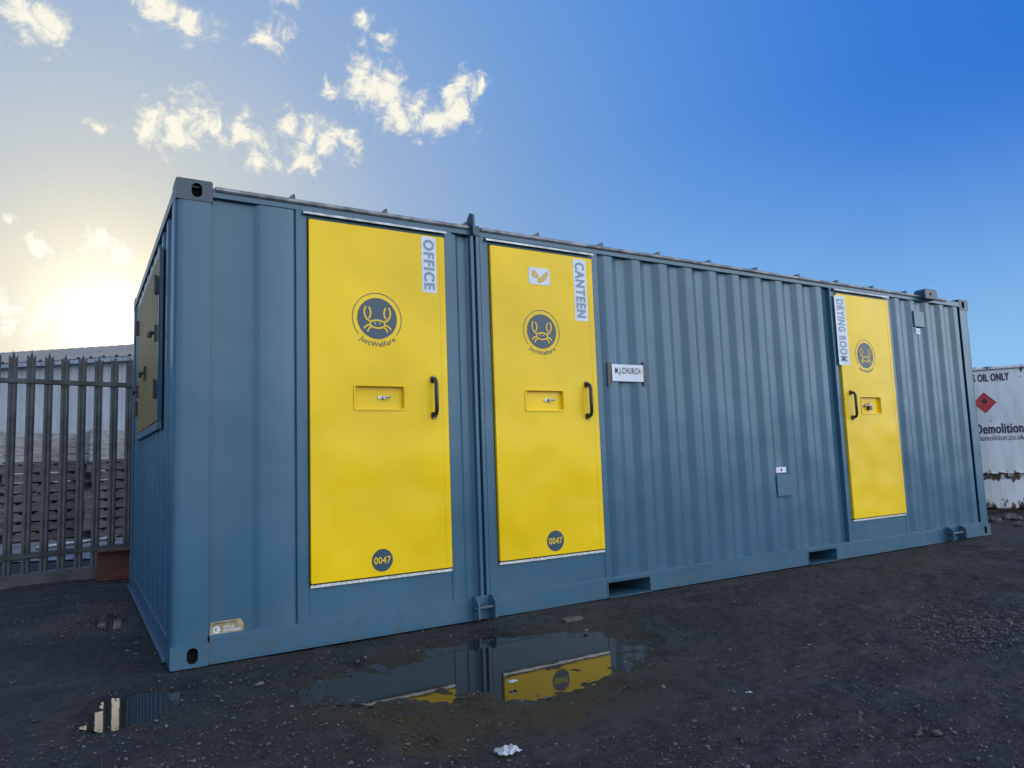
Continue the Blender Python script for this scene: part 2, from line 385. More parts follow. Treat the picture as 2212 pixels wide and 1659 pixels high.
def lever(d,x,z,pad=False):
    m=MB(); y=YF+.022
    m.prism(rrect(x-.042,x+.008,z-.009,z+.009,.008,4),FY(y-.004),0,.004,M['chrome'])
    m.tube([(x,y,z),(x,y-.018,z)],.011,M['chrome'],14)
    m.tube([(x,y-.016,z),(x+.036,y-.022,z+.003)],.0065,M['chrome'],10)
    if pad:
        m.tube([(x+.055,y-.010,z+.02),(x+.055,y-.010,z-.002)],.020,M['chrome'],12); m.box(x+.035,x+.078,y-.028,y-.006,z-.042,z-.004,M['black'])
        m.tube([(x+.042,y-.018,z-.005),(x+.042,y-.018,z+.022),(x+.056,y-.018,z+.034),(x+.070,y-.018,z+.022),(x+.070,y-.018,z-.005)],.004,M['chrome'],8)
    P(m,'lock',parent=d,smooth=True)
def logo(d,u,v,uR,vR):
    cx,cz=fx(u,v,YF); r=fx(u,v-vR,YF)[1]-cz
    ring=MB(); fn=FY(YF-.0016); rd=r*.80
    ring.flat(circle(cx,cz,rd,64),fn,M['navy'])
    ring.ribbon(circle(cx,cz,r*.985,80,math.radians(-40),math.radians(220)),r*.030,fn,M['navy'])
    f2=FY(YF-.0030); Y=M['logo_yellow']; w=rd*.075
    def C(pts,closed=False):
        p=pts if closed else smoothpts(pts)
        ring.ribbon([(cx+a*rd,cz+b*rd) for a,b in p],w,f2,Y,0,closed)
    for s in (-1,1):
        C([(s*.30,-.14),(s*.44,-.12),(s*.56,-.02),(s*.64,.16),(s*.66,.34),(s*.58,.56)])       # raised claw, outer edge
        C([(s*.44,-.02),(s*.36,.12),(s*.34,.30),(s*.42,.54)])                                   # raised claw, inner edge: the tips stay apart
        C([(s*.40,-.34),(s*.56,-.38),(s*.68,-.52)])                                            # upper leg
        C([(s*.32,-.44),(s*.44,-.52),(s*.50,-.66)])                                            # lower leg
    C([(.38*math.cos(a),-.28+.19*math.sin(a)) for a in [2*PI*k/28 for k in range(28)]],True)  # wide shell
    for s in (-1,1): ring.flat([(cx+a,cz+b) for a,b in circle(s*.11*rd,-.24*rd,.038*rd,12)],f2,Y)
    # lettering on the lower arc, advanced by each glyph's own width
    word='JustWelfare'; gl_=[textgeo(c,.01) for c in word]; wd=[max(p[0] for p in g[0])-min(p[0] for p in g[0])+.13 for g in gl_]
    span=math.radians(86); tot=sum(wd); a=-PI/2-span/2; ra=r*1.10; sc_=min(r*.29,span*ra/tot)
    for (vv,ff),wv in zip(gl_,wd):
        da=span*wv/tot; am=a+da/2; a+=da
        xs=[p[0] for p in vv]; xm=(min(xs)+max(xs))/2
        ca,sa=math.cos(am+PI/2),math.sin(am+PI/2); bx,bz=cx+ra*math.cos(am),cz+ra*math.sin(am)
        ring.add([fn(bx+(p[0]-xm)*sc_*ca-p[1]*sc_*sa,bz+(p[0]-xm)*sc_*sa+p[1]*sc_*ca,0) for p in vv],ff,M['navy'])
    P(ring,'logo',parent=d)
def badge(d,u,v,rv):
    cx,cz=fx(u,v,YF); r=cz-fx(u,v+rv,YF)[1]; m=MB(); m.flat(circle(cx,cz,r,48),FY(YF-.0016),M['navy'])
    put_text(m,'0047',FY(YF-.003),cx,cz,r*1.6,r*.62,M['logo_yellow'],.012); P(m,'number_badge',parent=d)
def sticker(d,u0,v0,u1,v1,txt,lw=.74,hv=.0025):
    um=(u0+u1)/2; a=fx(u0,(v0+v1)/2,YF)[0]; b=fx(u1,(v0+v1)/2,YF)[0]; z1=fx(um,v0,YF)[1]; z0=fx(um,v1,YF)[1]
    m=MB(); m.prism([(a,z0),(b,z0),(b,z1),(a,z1)],FY(YF-.0012),0,.001,M['white'])
    put_text(m,txt,FY(YF-.0024),(a+b)/2,(z0+z1)/2,(z1-z0)*.90,(b-a)*lw,M['greytext'],.022,-PI/2,heavy=hv,space=1.16); P(m,'room_sticker',parent=d)
def rect(u0,v0,u1,v1):
    um=(u0+u1)/2; vm=(v0+v1)/2
    return (fx(u0,vm,YF)[0],fx(u1,vm,YF)[0],fx(um,v1,YF)[1],fx(um,v0,YF)[1])
def hd(u,v0,v1): return (fx(u,(v0+v1)/2,YF)[0],fx(u,v1,YF)[1],fx(u,v0,YF)[1])
r1=rect(764,831,876,887); d1=door(0,r1,hd(936,812,905)); lever(d1,*fx(832,858,YF)); logo(d1,815,688,53,55); badge(d1,826,1210,24.5); sticker(d1,911,512,942,632,'OFFICE')
r2=rect(1134,841,1219,889); d2=door(1,r2,hd(1268,824,906)); lever(d2,*fx(1190,864,YF)); logo(d2,1170,716,40,46); badge(d2,1200,1168,22.5); sticker(d2,1240,561,1267,693,'CANTEEN')
r3=rect(1860,856,1904,895); d3=door(2,r3,hd(1839,843,907)); lever(d3,*fx(1872,876,YF),pad=True); logo(d3,1869,768,22,34); sticker(d3,1807,640,1830,788,'DRYING ROOM',.66,.0015)
for d_,l in ((d1,'yellow door nearest the corner, with an OFFICE sticker'),(d2,'middle yellow door with CANTEEN sticker and small white plate'),(d3,'far yellow door with DRYING ROOM sticker and handle on its left')): d_['label']=l
a,b,z0,z1=rect(1142,579,1187,615); m=MB(); f=FY(YF-.002); m.prism([(a,z0),(b,z0),(b,z1),(a,z1)],f,0,.0018,M['white'])
w_,h_=b-a,z1-z0; f=FY(YF-.0035)
def S(p): return [(a+x*w_,z0+y*h_) for x,y in p]
m.flat(S([(.12,.78),(.30,.84),(.46,.56),(.40,.34),(.18,.42)]),f,M['orange']); m.flat(S([(.44,.40),(.60,.50),(.88,.88),(.92,.60),(.80,.34),(.60,.14),(.40,.12)]),f,M['orange'])
for x,y in ((.06,.08),(.94,.08),(.06,.92),(.94,.92)): m.flat([(p,q) for p,q in circle(a+x*w_,z0+y*h_,.005,8)],f,M['orange'])
P(m,'plate',parent=d2)
um,vm=1356,806; a=fx(1322,vm)[0]; b=fx(1390,vm)[0]; z1=fx(um,788)[1]; z0=fx(um,824)[1]
m=MB(); f=FY(-.002); m.prism([(a,z0),(b,z0),(b,z1),(a,z1)],f,0,.0015,M['white']); put_text(m,'M.J.CHURCH',FY(-.0035),a+(b-a)*.49,(z0+z1)/2+.010,(b-a)*.80,.060,M['ink'],.018,space=1.14)
m.ribbon([(b-.022,(z0+z1)/2+.030),(b-.010,(z0+z1)/2+.010),(b-.022,(z0+z1)/2-.010)],.004,FY(-.0035),M['orange'])
sg=P(m,'name_sign')
for u in (1316,1393):
    x=fx(u,vm)[0]; zt=fx(u,781)[1]; zb=fx(u,834)[1]; m=MB()
    pts=[(x-.018,zb),(x+.014,zb+.004),(x+.018,zt-.006),(x-.015,zt)]; m.prism(pts,FY(-.0046),0,.0012,M['tape']); P(m,'tape_strip',parent=sg)
b=fx(526,1350,.03)[0]; a=.192; zt=fx(493,1339,.03)[1]; zb=fx(493,1368,.03)[1]
m=MB(); w_=b-a; h_=zt-zb
def S(p): return [(a+x*w_,zb+y*h_) for x,y in p]
m.prism(S([(0,.04),(.06,0),(1,0),(1,.62),(.90,1),(.0,1)]),FY(.0255),0,.002,M['gold'])
fg=FY(.0242)
m.flat(S([(.10,.82),(.80,.82),(.80,.88),(.10,.88)]),fg,M['navy'])
m.ribbon(circle(a+.20*w_,zb+.40*h_,.22*h_,20,math.radians(40),math.radians(330)),.05*h_*2,fg,M['white']); m.ribbon(S([(.20,.40),(.30,.40)]),.018,fg,M['white'])
put_text(m,'GOLD',fg,a+.56*w_,zb+.53*h_,w_*.34,h_*.17,M['white'],.03); put_text(m,'STANDARD',fg,a+.66*w_,zb+.28*h_,w_*.54,h_*.17,M['white'],.03)
P(m,'gold_sticker')
def plate(u0,v0,u1,v1,mat,name,y=-.004,t=.016,extra=None):
    um=(u0+u1)/2;vm=(v0+v1)/2; a=fx(u0,vm)[0];b=fx(u1,vm)[0];z1=fx(um,v0)[1];z0=fx(um,v1)[1]
    m=MB(); m.box(a,b,y,y+t,z0,z1,mat)
    if extra: extra(m,a,b,z0,z1,y)
    return P(m,name,bevel=.002)
plate(1681,1026,1712,1071,blue,'vent_cover',.005,.034)
plate(1678,1009,1699,1021,M['white'],'warning_label',.004,.015,lambda m,a,b,z0,z1,y:(m.box(a+.055,a+.075,y-.001,y,z0+.012,z1-.012,M['ink'])))
plate(1974,673,1995,706,blue,'socket_box',-.006,.045)
plate(1979,709,1988,722,M['white'],'warning_label',.002,.010,lambda m,a,b,z0,z1,y:(m.box(a+.01,b-.01,y-.001,y,z0+.03,z1-.03,M['ink'])))
XS=-.016
ya=lf(342,560,XS)[0]; yb=lf(299,700,XS)[0]; z1=lf(340,560,XS)[1]; z0=lf(335,912,XS)[1]
m=MB(); fr=.05
for (p,q,r,s) in ((ya-fr,yb+fr,z1,z1+fr),(ya-fr,yb+fr,z0-fr,z0),(ya-fr,ya,z0,z1),(yb,yb+fr,z0,z1)): m.box(-.014,.012,p,q,r,s,blue)
P(m,'shutter_frame',bevel=.003)
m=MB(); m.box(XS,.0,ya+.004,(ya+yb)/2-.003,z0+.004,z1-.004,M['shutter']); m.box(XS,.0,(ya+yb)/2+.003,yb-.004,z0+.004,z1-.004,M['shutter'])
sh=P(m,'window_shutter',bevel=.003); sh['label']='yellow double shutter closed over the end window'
for y,z in ((ya+.04,z1-.18),(ya+.04,z0+.2),(yb-.04,z1-.18),(yb-.04,z0+.2)):
    m=MB(); m.box(XS-.010,XS,y-.05,y+.03,z-.05,z+.05,M['black']); m.tube([(XS-.012,y-.04,z-.06),(XS-.012,y-.04,z+.06)],.009,M['black']); P(m,'hinge',parent=sh)
for y,z in ((ya+.05,(z0+z1)/2+.04),((ya+yb)/2,(z0+z1)/2-.12),(yb-.1,(z0+z1)/2-.18)):
    m=MB(); m.box(XS-.015,XS,y-.02,y+.02,z-.05,z+.05,M['black']); m.tube([(XS-.01,y,z),(XS-.035,y,z),(XS-.04,y,z-.03)],.014,M['black']); P(m,'latch',parent=sh)
# ================================================================== GROUND
def vnoise(X,Y,s,seed):
    r=np.random.default_rng(seed); T=r.random((257,257)); x=X/s; y=Y/s
    xi=np.floor(x).astype(int); yi=np.floor(y).astype(int); fx_=x-xi; fy_=y-yi
    fx_=fx_*fx_*(3-2*fx_); fy_=fy_*fy_*(3-2*fy_)
    g=lambda i,j:T[(i%257),(j%257)]
    return (g(xi,yi)*(1-fx_)+g(xi+1,yi)*fx_)*(1-fy_)+(g(xi,yi+1)*(1-fx_)+g(xi+1,yi+1)*fx_)*fy_-.5
def axis(lo,hi,st,out,g=1.16):
    a=list(np.arange(lo,hi,st)); s=st
    while a[-1]<out: s*=g; a.append(a[-1]+s)
    s=st; b=[a[0]]
    while b[-1]>-out: s*=g; b.append(b[-1]-s)
    return np.array(b[:0:-1]+a)
xs=axis(-3.4,7.0,.018,900); ys=axis(-2.7,.2,.013,900)
X,Y=np.meshgrid(xs,ys,indexing='ij')
def polydist(X,Y,poly):
    d=np.full(X.shape,1e9); ins=np.zeros(X.shape,bool); n=len(poly)
    for i in range(n):
        x0,y0=poly[i]; x1,y1=poly[(i+1)%n]; dx,dy=x1-x0,y1-y0; t=np.clip(((X-x0)*dx+(Y-y0)*dy)/(dx*dx+dy*dy+1e-12),0,1)
        d=np.minimum(d,np.hypot(X-x0-t*dx,Y-y0-t*dy)); c=((y0>Y)!=(y1>Y))&(X<(x1-x0)*(Y-y0)/((y1-y0) if abs(y1-y0)>1e-9 else 1e-9)+x0); ins^=c
    return np.where(ins,d,-d)
pud=[[(1000,1388),(1100,1374),(1200,1370),(1330,1364),(1410,1362),(1380,1392),(1340,1425),(1328,1487),(1200,1500),(1090,1502),(1050,1488),(990,1492),(985,1512),(900,1517),(830,1502),(700,1505),(600,1520),(640,1490),(720,1465),(800,1442),(890,1420)],
     [(190,1542),(225,1508),(300,1496),(372,1496),(370,1516),(320,1548),(240,1570),(190,1562)],
     [(200,1342),(235,1324),(290,1324),(289,1344),(240,1354)]]
pw=[[gd(*p) for p in poly] for poly in pud]
depth=np.zeros(X.shape); wet=np.zeros(X.shape)
for k,poly in enumerate(pw):
    s=polydist(X,Y,poly); w_=(.26,.10,.05)[k]
    s=s+vnoise(X,Y,.22,31)*(.18,.03,.03)[k]+vnoise(X,Y,.07,32)*(.13,.07,.03)[k]
    depth=np.maximum(depth,np.clip((s+w_*.5)/w_,0,1)*(.0225,.020,.02)[k]); wet=np.maximum(wet,np.clip((s+.65)/.65,0,1))
dist=np.hypot(X-1,Y+1); near=np.clip(1.5-dist/14,0,1)
small=near*(vnoise(X,Y,.11,3)*.013+vnoise(X,Y,.05,4)*.010+vnoise(X,Y,.022,5)*.007)
Z=vnoise(X,Y,.9,1)*.016+vnoise(X,Y,.33,2)*.012+small-depth
foot=np.clip(1-np.maximum(np.maximum(-X,X-L),np.maximum(-Y,Y-W))/.25,0,1); Z=Z*(1-.6*foot)-.003*foot
nx,ny=X.shape
V=np.stack([X,Y,Z],-1).reshape(-1,3); idx=np.arange(nx*ny).reshape(nx,ny)
Fq=np.stack([idx[:-1,:-1],idx[1:,:-1],idx[1:,1:],idx[:-1,1:]],-1).reshape(-1,4)
me=bpy.data.meshes.new('ground'); me.vertices.add(len(V)); me.vertices.foreach_set('co',V.ravel().astype(np.float32))
me.loops.add(Fq.size); me.loops.foreach_set('vertex_index',Fq.ravel().astype(np.int32)); me.polygons.add(len(Fq)); me.polygons.foreach_set('loop_start',(np.arange(len(Fq))*4).astype(np.int32)); me.polygons.foreach_set('loop_total',np.full(len(Fq),4,np.int32))
me.update(calc_edges=True); me.polygons.foreach_set('use_smooth',[True]*len(Fq))
at_=me.attributes.new('wet','FLOAT','POINT'); at_.data.foreach_set('value',wet.ravel().astype(np.float32))
go=bpy.data.objects.new('ground',me); COL.objects.link(go); tag(go,kind='structure')
m,nt,b=nodes('wet_gravel_ground')
n1=noise(nt,.7,5,rough=.6); n2=noise(nt,30,5,rough=.78); n3=noise(nt,130,2,rough=.6); n4=noise(nt,3.2,6,rough=.72,stretch=(.5,1.4,1))
c=mixc(nt,ramp(nt,n1,.3,.7),(.0145,.0148,.0145),(.034,.034,.032))
c=mixc(nt,mul(nt,ramp(nt,n4,.48,.68),.75),c,(.060,.059,.055))
c=mixc(nt,mul(nt,ramp(nt,n2,.50,.70),.70),c,(.080,.079,.074)); c=mixc(nt,mul(nt,ramp(nt,n3,.60,.70),.55),c,(.145,.143,.136))
an=N(nt,'ShaderNodeAttribute',attribute_name='wet'); wv=an.outputs['Fac']
wn=mul(nt,mul(nt,wv,.85),mul(nt,ramp(nt,noise(nt,1.6,4),.42,.74),.55),'ADD')
c=mixc(nt,mul(nt,wn,.82),c,(.006,.006,.006))
nt.links.new(c,b.inputs['Base Color']); nt.links.new(ramp(nt,wn,.0,1.,.85,.25),b.inputs['Roughness']); b.inputs['Specular IOR Level'].default_value=.35
bump(nt,b,n2,1.0,.016)
me.materials.append(m)
def water(name,ior,col,rg):
    mw,nt,b=nodes(name); b.inputs['Base Color'].default_value=col; b.inputs['Roughness'].default_value=rg; b.inputs['IOR'].default_value=ior
    bump(nt,b,noise(nt,7,2),.03,.01); return mw
wm=[water('puddle_water',1.42,(.010,.010,.009,1),.04),water('bright_puddle_water',1.9,(.01,.01,.01,1),.03)]
for k,poly in enumerate(pw):
    cx_=sum(p[0] for p in poly)/len(poly); cy_=sum(p[1] for p in poly)/len(poly); e=1.2
    m=MB(); zz=(-.0135,-.0105,-.0105)[k]
    m.flat([(cx_+(x-cx_)*e,min(cy_+(y-cy_)*e,-.02 if k<2 else 9)) for x,y in poly],lambda a,b,t:(a,b,zz),wm[min(k,1)]); o=m.build('puddle'); tag(o,kind='structure')
ico=bmesh.new(); bmesh.ops.create_icosphere(ico,subdivisions=1,radius=1); iv=np.array([v.co[:] for v in ico.verts]); ifc=np.array([[v.index for v in f.verts] for f in ico.faces]); ico.free()
def chips(name,n,pos,size,mat,label):
    VV=[];FF=[]; o=0
    for i in range(n):
        x,y=pos(); s=size()
        v=iv*(1+rng.normal(0,.18,(len(iv),1))); v=v*np.array([s,s*rng.uniform(.6,1),s*rng.uniform(.35,.7)])
        a=rng.uniform(0,6.28); c_,s_=math.cos(a),math.sin(a); v=np.stack([v[:,0]*c_-v[:,1]*s_,v[:,0]*s_+v[:,1]*c_,v[:,2]],1)
        v+=np.array([x,y,s*.12+.001]); VV.append(v); FF.append(ifc+o); o+=len(iv)
    me=bpy.data.meshes.new(name); me.from_pydata(np.concatenate(VV).tolist(),[],np.concatenate(FF).tolist()); me.materials.append(mat)
    ob=bpy.data.objects.new(name,me); COL.objects.link(ob); tag(ob,label,'gravel',kind='stuff'); return ob
mg,nt,b=nodes('stone_chips'); vor=noise(nt,22,2,rough=.5)
c=mixc(nt,ramp(nt,vor,.35,.72),(.018,.018,.017),(.13,.127,.12)); nt.links.new(c,b.inputs['Base Color']); b.inputs['Roughness'].default_value=.65
inside=lambda x,y:any(polydist(np.array([x]),np.array([y]),q_)[0]>-.0 for q_ in pw) or (-.02<x<L and -.02<y<W)
def pos():
    while True:
        r=rng.random()
        if r<.52: u,v=rng.uniform(-60,2270),1130+530*rng.random()**.8
        elif r<.78: u,v=rng.uniform(-40,300),rng.uniform(1250,1420)
        else: u,v=rng.normal(2120,100),rng.normal(1355,28)
        if v<1130: continue
        x,y=gd(u,v)
        if not inside(x,y): return x,y
chips('gravel',12500,pos,lambda:float(np.clip(rng.lognormal(-5.55,.42),.0018,.017)),mg,'loose dark stone chips scattered over the yard')
# ================================================================== DEBRIS
def crumple(name,u,v,sx,sy,sz,mat,label,cat,seed,res=7):
    r=np.random.default_rng(seed); x,y=gd(u,v); m=MB(); vs=[];fs=[]
    for i in range(res+1):
        for j in range(res+1):
            a,b_=i/res-.5,j/res-.5; edge=1-max(abs(a),abs(b_))*1.4
            vs.append((x+a*sx+r.normal(0,sx*.04),y+b_*sy+r.normal(0,sy*.04),.006+max(0,sz*(edge+.4)*r.random())))
    for i in range(res):
        for j in range(res): k=i*(res+1)+j; fs.append((k,k+1,k+res+2,k+res+1))
    m.add([(p[0]-x,p[1]-y,p[2]) for p in vs],fs,mat); o=m.build(name); o.location=(x,y,0)
    s=o.modifiers.new('solid','SOLIDIFY'); s.thickness=.002; tag(o,label,cat); return o
crumple('paper_scrap',1095,1630,.075,.055,.020,M['paper'],'crumpled white scrap of paper lying on the foreground ground','litter',3)
crumple('paper_scrap',1108,1476,.04,.02,.012,M['paper'],'small pale scrap at the near edge of the puddle','litter',5,5)
crumple('paper_scrap',1618,1500,.02,.02,.01,M['paper'],'tiny white scrap on the bare ground right of the puddle','litter',9,3)
x,y=gd(1236,1340); m=MB(); m.prism([(-.07,-.03),(.06,-.035),(.075,.012),(.01,.035),(-.06,.03)],lambda a,b,t:(a,b,t),.0,.018,M['wood']); o=m.build('wood_offcut',bevel=.003); o.location=(x,y,-.002); tag(o,'flat broken wood offcut lying right of the locking bracket','wood offcut')
def rock(u,v,s,seed,label):
    r=np.random.default_rng(seed); bm=bmesh.new(); bmesh.ops.create_icosphere(bm,subdivisions=2,radius=1)
    for q_ in bm.verts: q_.co*=1+r.normal(0,.13); q_.co=Vector((q_.co.x*s,q_.co.y*s*.8,q_.co.z*s*.5))
    me=bpy.data.meshes.new('stone'); bm.to_mesh(me); bm.free(); me.materials.append(mg); o=bpy.data.objects.new('stone',me); COL.objects.link(o)
    x,y=gd(u,v); o.location=(x,y,s*.15); tag(o,label,'stone')
rock(1582,1535,.020,1,'small dark stone on the open ground right of the puddle')
rock(1745,1395,.018,2,'small stone on the ground below the far forklift pocket')
rock(560,1478,.022,3,'rounded stone at the left tip of the large puddle')
rock(1265,1362,.018,4,'stone at the container-side edge of the large puddle')
for k,(u,v,s) in enumerate(((2150,1128,.10),(2185,1122,.13),(2120,1135,.07),(2205,1135,.08))):
    rock(u,v,s,20+k,('dark rubble lump left of centre under the tank','largest dark rubble lump at the foot of the tank','small rubble lump nearest the container end','rubble lump at the right edge of the photo')[k])
# ================================================================== PALISADE FENCE
p0=np.array(gd(0,1272)); p1=np.array(gd(200,1247)); dr=(p1-p0)/np.linalg.norm(p1-p0); ang=math.atan2(dr[1],dr[0])
fen=thing('palisade_fence','grey galvanised palisade fence with pointed pales left of the container','fence',(p0[0],p0[1],0),ang)
FHt=2.19; wP=.070; pr=[(-wP/2,.0),(-wP/4,-.012),(0,-.004),(wP/4,-.012),(wP/2,.0)]
m=MB(); n=len(pr); zt=FHt-.075
lv=[(a,b,.03) for a,b in pr]+[(a,b,zt) for a,b in pr]; m.add(lv,[(i,i+1,n+i+1,n+i) for i in range(n-1)],M['galv'])
m.add([(-wP/2,0,zt),(-wP/4,-.012,zt),(-wP*.46,-.018,zt+.035)],[(0,1,2)],M['galv']); m.add([(wP/2,0,zt),(wP/4,-.012,zt),(wP*.46,-.018,zt+.035)],[(0,1,2)],M['galv'])
m.add([(-wP/4,-.012,zt),(0,-.004,zt),(wP/4,-.012,zt),(0,-.010,zt+.075)],[(0,1,3),(1,2,3)],M['galv'])
pal=m.build('pale',fen); s=pal.modifiers.new('solid','SOLIDIFY'); s.thickness=.003
pitch=.1425; k0=-8; k1=22
for k in range(k0,k1):
    o=pal if k==k0 else pal.copy()
    if k>k0: COL.objects.link(o); o.parent=fen
    o.location=(.045+k*pitch,0,random.uniform(-.008,.008)); o.rotation_euler=(0,random.uniform(-.004,.004),random.uniform(-.03,.03))
x0,x1=k0*pitch-.1,(k1)*pitch
for z in (.27,1.90):
    m=MB(); m.box(x0,x1,-.022,-.014,z-.020,z+.020,M['galv']); m.box(x0,x1,.003,.009,z-.025,z+.025,M['galv']); m.box(x0,x1,.009,.05,z+.019,z+.025,M['galv']); m.build('rail',fen)
m=MB(); m.box(x0,x1,-.06,.05,-.04,.11,M['galv']); m.build('base_rail',fen,bevel=.004)
for xp in (x0+.3,x1-.6):
    m=MB(); m.box(xp-.05,xp+.05,.052,.058,0,2.0,M['galv']); m.box(xp-.003,xp+.003,.058,.13,0,2.0,M['galv']); m.box(xp-.05,xp+.05,.13,.136,0,2.0,M['galv']); m.build('post',fen)
# ================================================================== BEYOND THE FENCE
ya_=[at(-500,8.4),at(420,8.6),at(520,26),at(-900,26)]
mc=simple('yard_concrete',(.17,.18,.185),.8,0,.3,2,.2)
m=MB(); m.flat([(a,b) for a,b in ya_],lambda a,b,t:(a,b,.018),mc); tag(m.build('yard_concrete'),kind='structure')
def pallet(loc,rz,label):
    t=thing('wooden_pallet',label,'pallet',loc,rz,'pallets stacked behind the fence')
    m=MB()
    for i in range(8): x=-.6+i*.157; m.box(x,x+.1,-.5,.5,.122,.144,M['wood'])
    m.build('deck',t)
    m=MB()
    for x in (-.6,-.05,.5): m.box(x,x+.1,-.5,.5,.0,.02,M['wood'])
    m.build('runner',t)
    for y in (-.5,-.025,.45):
        m=MB(); m.box(-.6,.6,y,y+.05,.021,.121,M['wood']); m.build('stringer',t)
    return t
def crate(loc,rz,label):
    t=thing('slatted_crate',label,'crate',loc,rz,'pale crates on top of the pallets')
    m=MB()
    for s in (-1,1):
        for k in range(4):
            y=s*.48; m.box(-.58,.58,*sorted((y,y+s*.02)),.03+k*.115,.130+k*.115,M['wood_white']); x=s*.58; m.box(*sorted((x,x+s*.02)),-.48,.48,.03+k*.115,.130+k*.115,M['wood_white'])
    m.box(-.57,.57,-.47,.47,.0,.03,M['wood_white']); m.build('boarding',t)
    for a,b in ((-.6,-.52),(.6,-.52),(-.6,.52),(.6,.52),(0,-.53)):
        m=MB(); m.box(a-.035,a+.035,b-.02,b+.02,0,.50,M['wood_white']); m.build('corner_batten',t)
    return t
p_=None; c_=None; PL='weathered wooden pallet in the stacks behind the palisade fence'; CL='pale slatted crate on top of the pallets behind the fence'
for j,(u,Zd,np_,nc) in enumerate(((-95,11.2,8,1),(82,11.4,8,1),(262,11.7,8,1),(440,12,8,1))):
    x,y=at(u,Zd); base=ang+random.uniform(-.05,.05)
    for k in range(np_):
        loc=(x+random.uniform(-.07,.07),y+random.uniform(-.04,.04),.02+k*.1455); r_=base+random.uniform(-.06,.06)
        if p_ is None: p_=pallet(loc,r_,PL)
        else: dup(p_,loc,r_)
    for k in range(nc):
        loc=(x,y,.02+np_*.1455+k*.505); r_=base+random.uniform(-.03,.03)
        if c_ is None: c_=crate(loc,r_,CL)
        else: dup(c_,loc,r_)
wa=np.array(at(-420,27)); wb=np.array(at(700,24)); dw=wb-wa; lw=np.linalg.norm(dw); aw=math.atan2(dw[1],dw[0])
wh=thing('warehouse','long pale grey industrial shed with ribbed roof behind the fence','building',(wa[0],wa[1],0),aw)
m=MB(); n=int(lw/.25)
pl=[]
for i in range(n): x=i*.25; pl+=[(x,0),(x+.17,0),(x+.19,.035),(x+.23,.035)]
m.add([(a,d,0) for a,d in pl]+[(a,d,4.95) for a,d in pl],[(i,i+1,len(pl)+i+1,len(pl)+i) for i in range(len(pl)-1)],M['clad']); m.box(0,lw,12,12.1,0,4.9,M['clad']); m.box(-.1,0,0,12,0,4.9,M['clad']); m.box(lw,lw+.1,0,12,0,4.9,M['clad']); m.build('wall',wh)
m=MB(); pl=[]
for i in range(int(lw/.5)): x=i*.5; pl+=[(x,.0),(x+.36,.0),(x+.39,.07),(x+.46,.07)]
m.add([(a,-.25,5.05+d) for a,d in pl]+[(a,6,6.62+d) for a,d in pl]+[(a,12.2,5.05+d) for a,d in pl],[(i+r*len(pl),i+1+r*len(pl),(r+1)*len(pl)+i+1,(r+1)*len(pl)+i) for r in (0,1) for i in range(len(pl)-1)],M['clad_roof']); m.build('roof',wh)
m=MB(); m.box(0,lw,-.32,-.2,4.88,5.02,M['silver']); m.build('gutter',wh)
for k in range(4):
    x=lw*(.15+.22*k); m=MB(); m.tube([(x,-.12,0),(x,-.12,4.9)],.06,M['silver']); m.build('downpipe',wh)
x,y=at(212,6.95); bt=MB()
prf=[(-.10,0),(.10,0),(.10,.018),(.008,.018),(.008,.262),(.10,.262),(.10,.28),(-.10,.28),(-.10,.262),(-.008,.262),(-.008,.018),(-.10,.018)]
bt.prism(prf,lambda a,b,t:(t,a,b),0,2.2,M['red']); o=bt.build('steel_beam',bevel=.003); o.location=(x,y,.0); tag(o,'rust red steel beam lying between the fence and the container','steel beam')
for k,(u,v,a,l,lab) in enumerate(((110,1205,.3,1.1,'bright metal tube lying on the concrete behind the fence, left one'),(165,1190,-.25,.9,'bright metal tube lying across the other one behind the fence'))):
    x,y=gd(u,v); m=MB(); m.tube([(-l/2,0,.03+.03*k),(l/2,0,.03+.09*k)],.03,M['silver'],12); o=m.build('metal_tube',smooth=True); o.location=(x,y,.02); o.rotation_euler=(0,0,ang+a); tag(o,lab,'tube')
# ================================================================== OIL TANK
A=np.array(at(2095,10.30)); Bp=np.array(at(2212,10.02)); dt=(Bp-A)/np.linalg.norm(Bp-A); at_ang=math.atan2(dt[1],dt[0]); O=A-dt*1.3
tk=thing('oil_tank','white rust-stained oil tank with red hazard diamond beyond the container end','tank',(O[0],O[1],0),at_ang)
inv=np.array([dt[1],-dt[0]])
def tl(u,v):
    d=ray(u,v); t=((O-CAM[:2])@inv)/(d[:2]@inv); p=CAM+d*t; return float((p[:2]-O)@dt),float(p[2])
HT=tl(2150,791)[1]
m=MB(); m.prism(rrect(0,4.2,.0,1.7,.10,6),lambda a,b,t:(a,b,t),.06,HT-.04,M['tank']); m.build('tank_body',tk,bevel=.03,segs=3,smooth=True)
m=MB(); m.prism(rrect(-.03,4.23,-.03,1.73,.11,6),lambda a,b,t:(a,b,t),HT-.045,HT,M['tank']); m.build('lid_rim',tk,bevel=.012)
m=MB(); m.prism(rrect(.03,4.17,.03,1.67,.1,6),lambda a,b,t:(a,b,t),.0,.06,M['rustbase']); m.build('base_frame',tk)
m=MB(); m.tube([(0.04,-.015,.56),(4.16,-.015,.56)],.012,M['tank'],8); m.build('weld_seam',tk)
FT=lambda t0:(lambda a,b,t:(a,-t0+t,b))
cx_,cz_=tl(2127,870); rr=tl(2153,870)[0]-cx_
m=MB(); dia=lambda r:[(cx_+r,cz_),(cx_,cz_+r*1.05),(cx_-r,cz_),(cx_,cz_-r*1.05)]
m.flat(dia(rr),FT(.003),M['hazard']); m.ribbon(dia(rr*.84),.006,FT(.005),M['ink'],0,True)
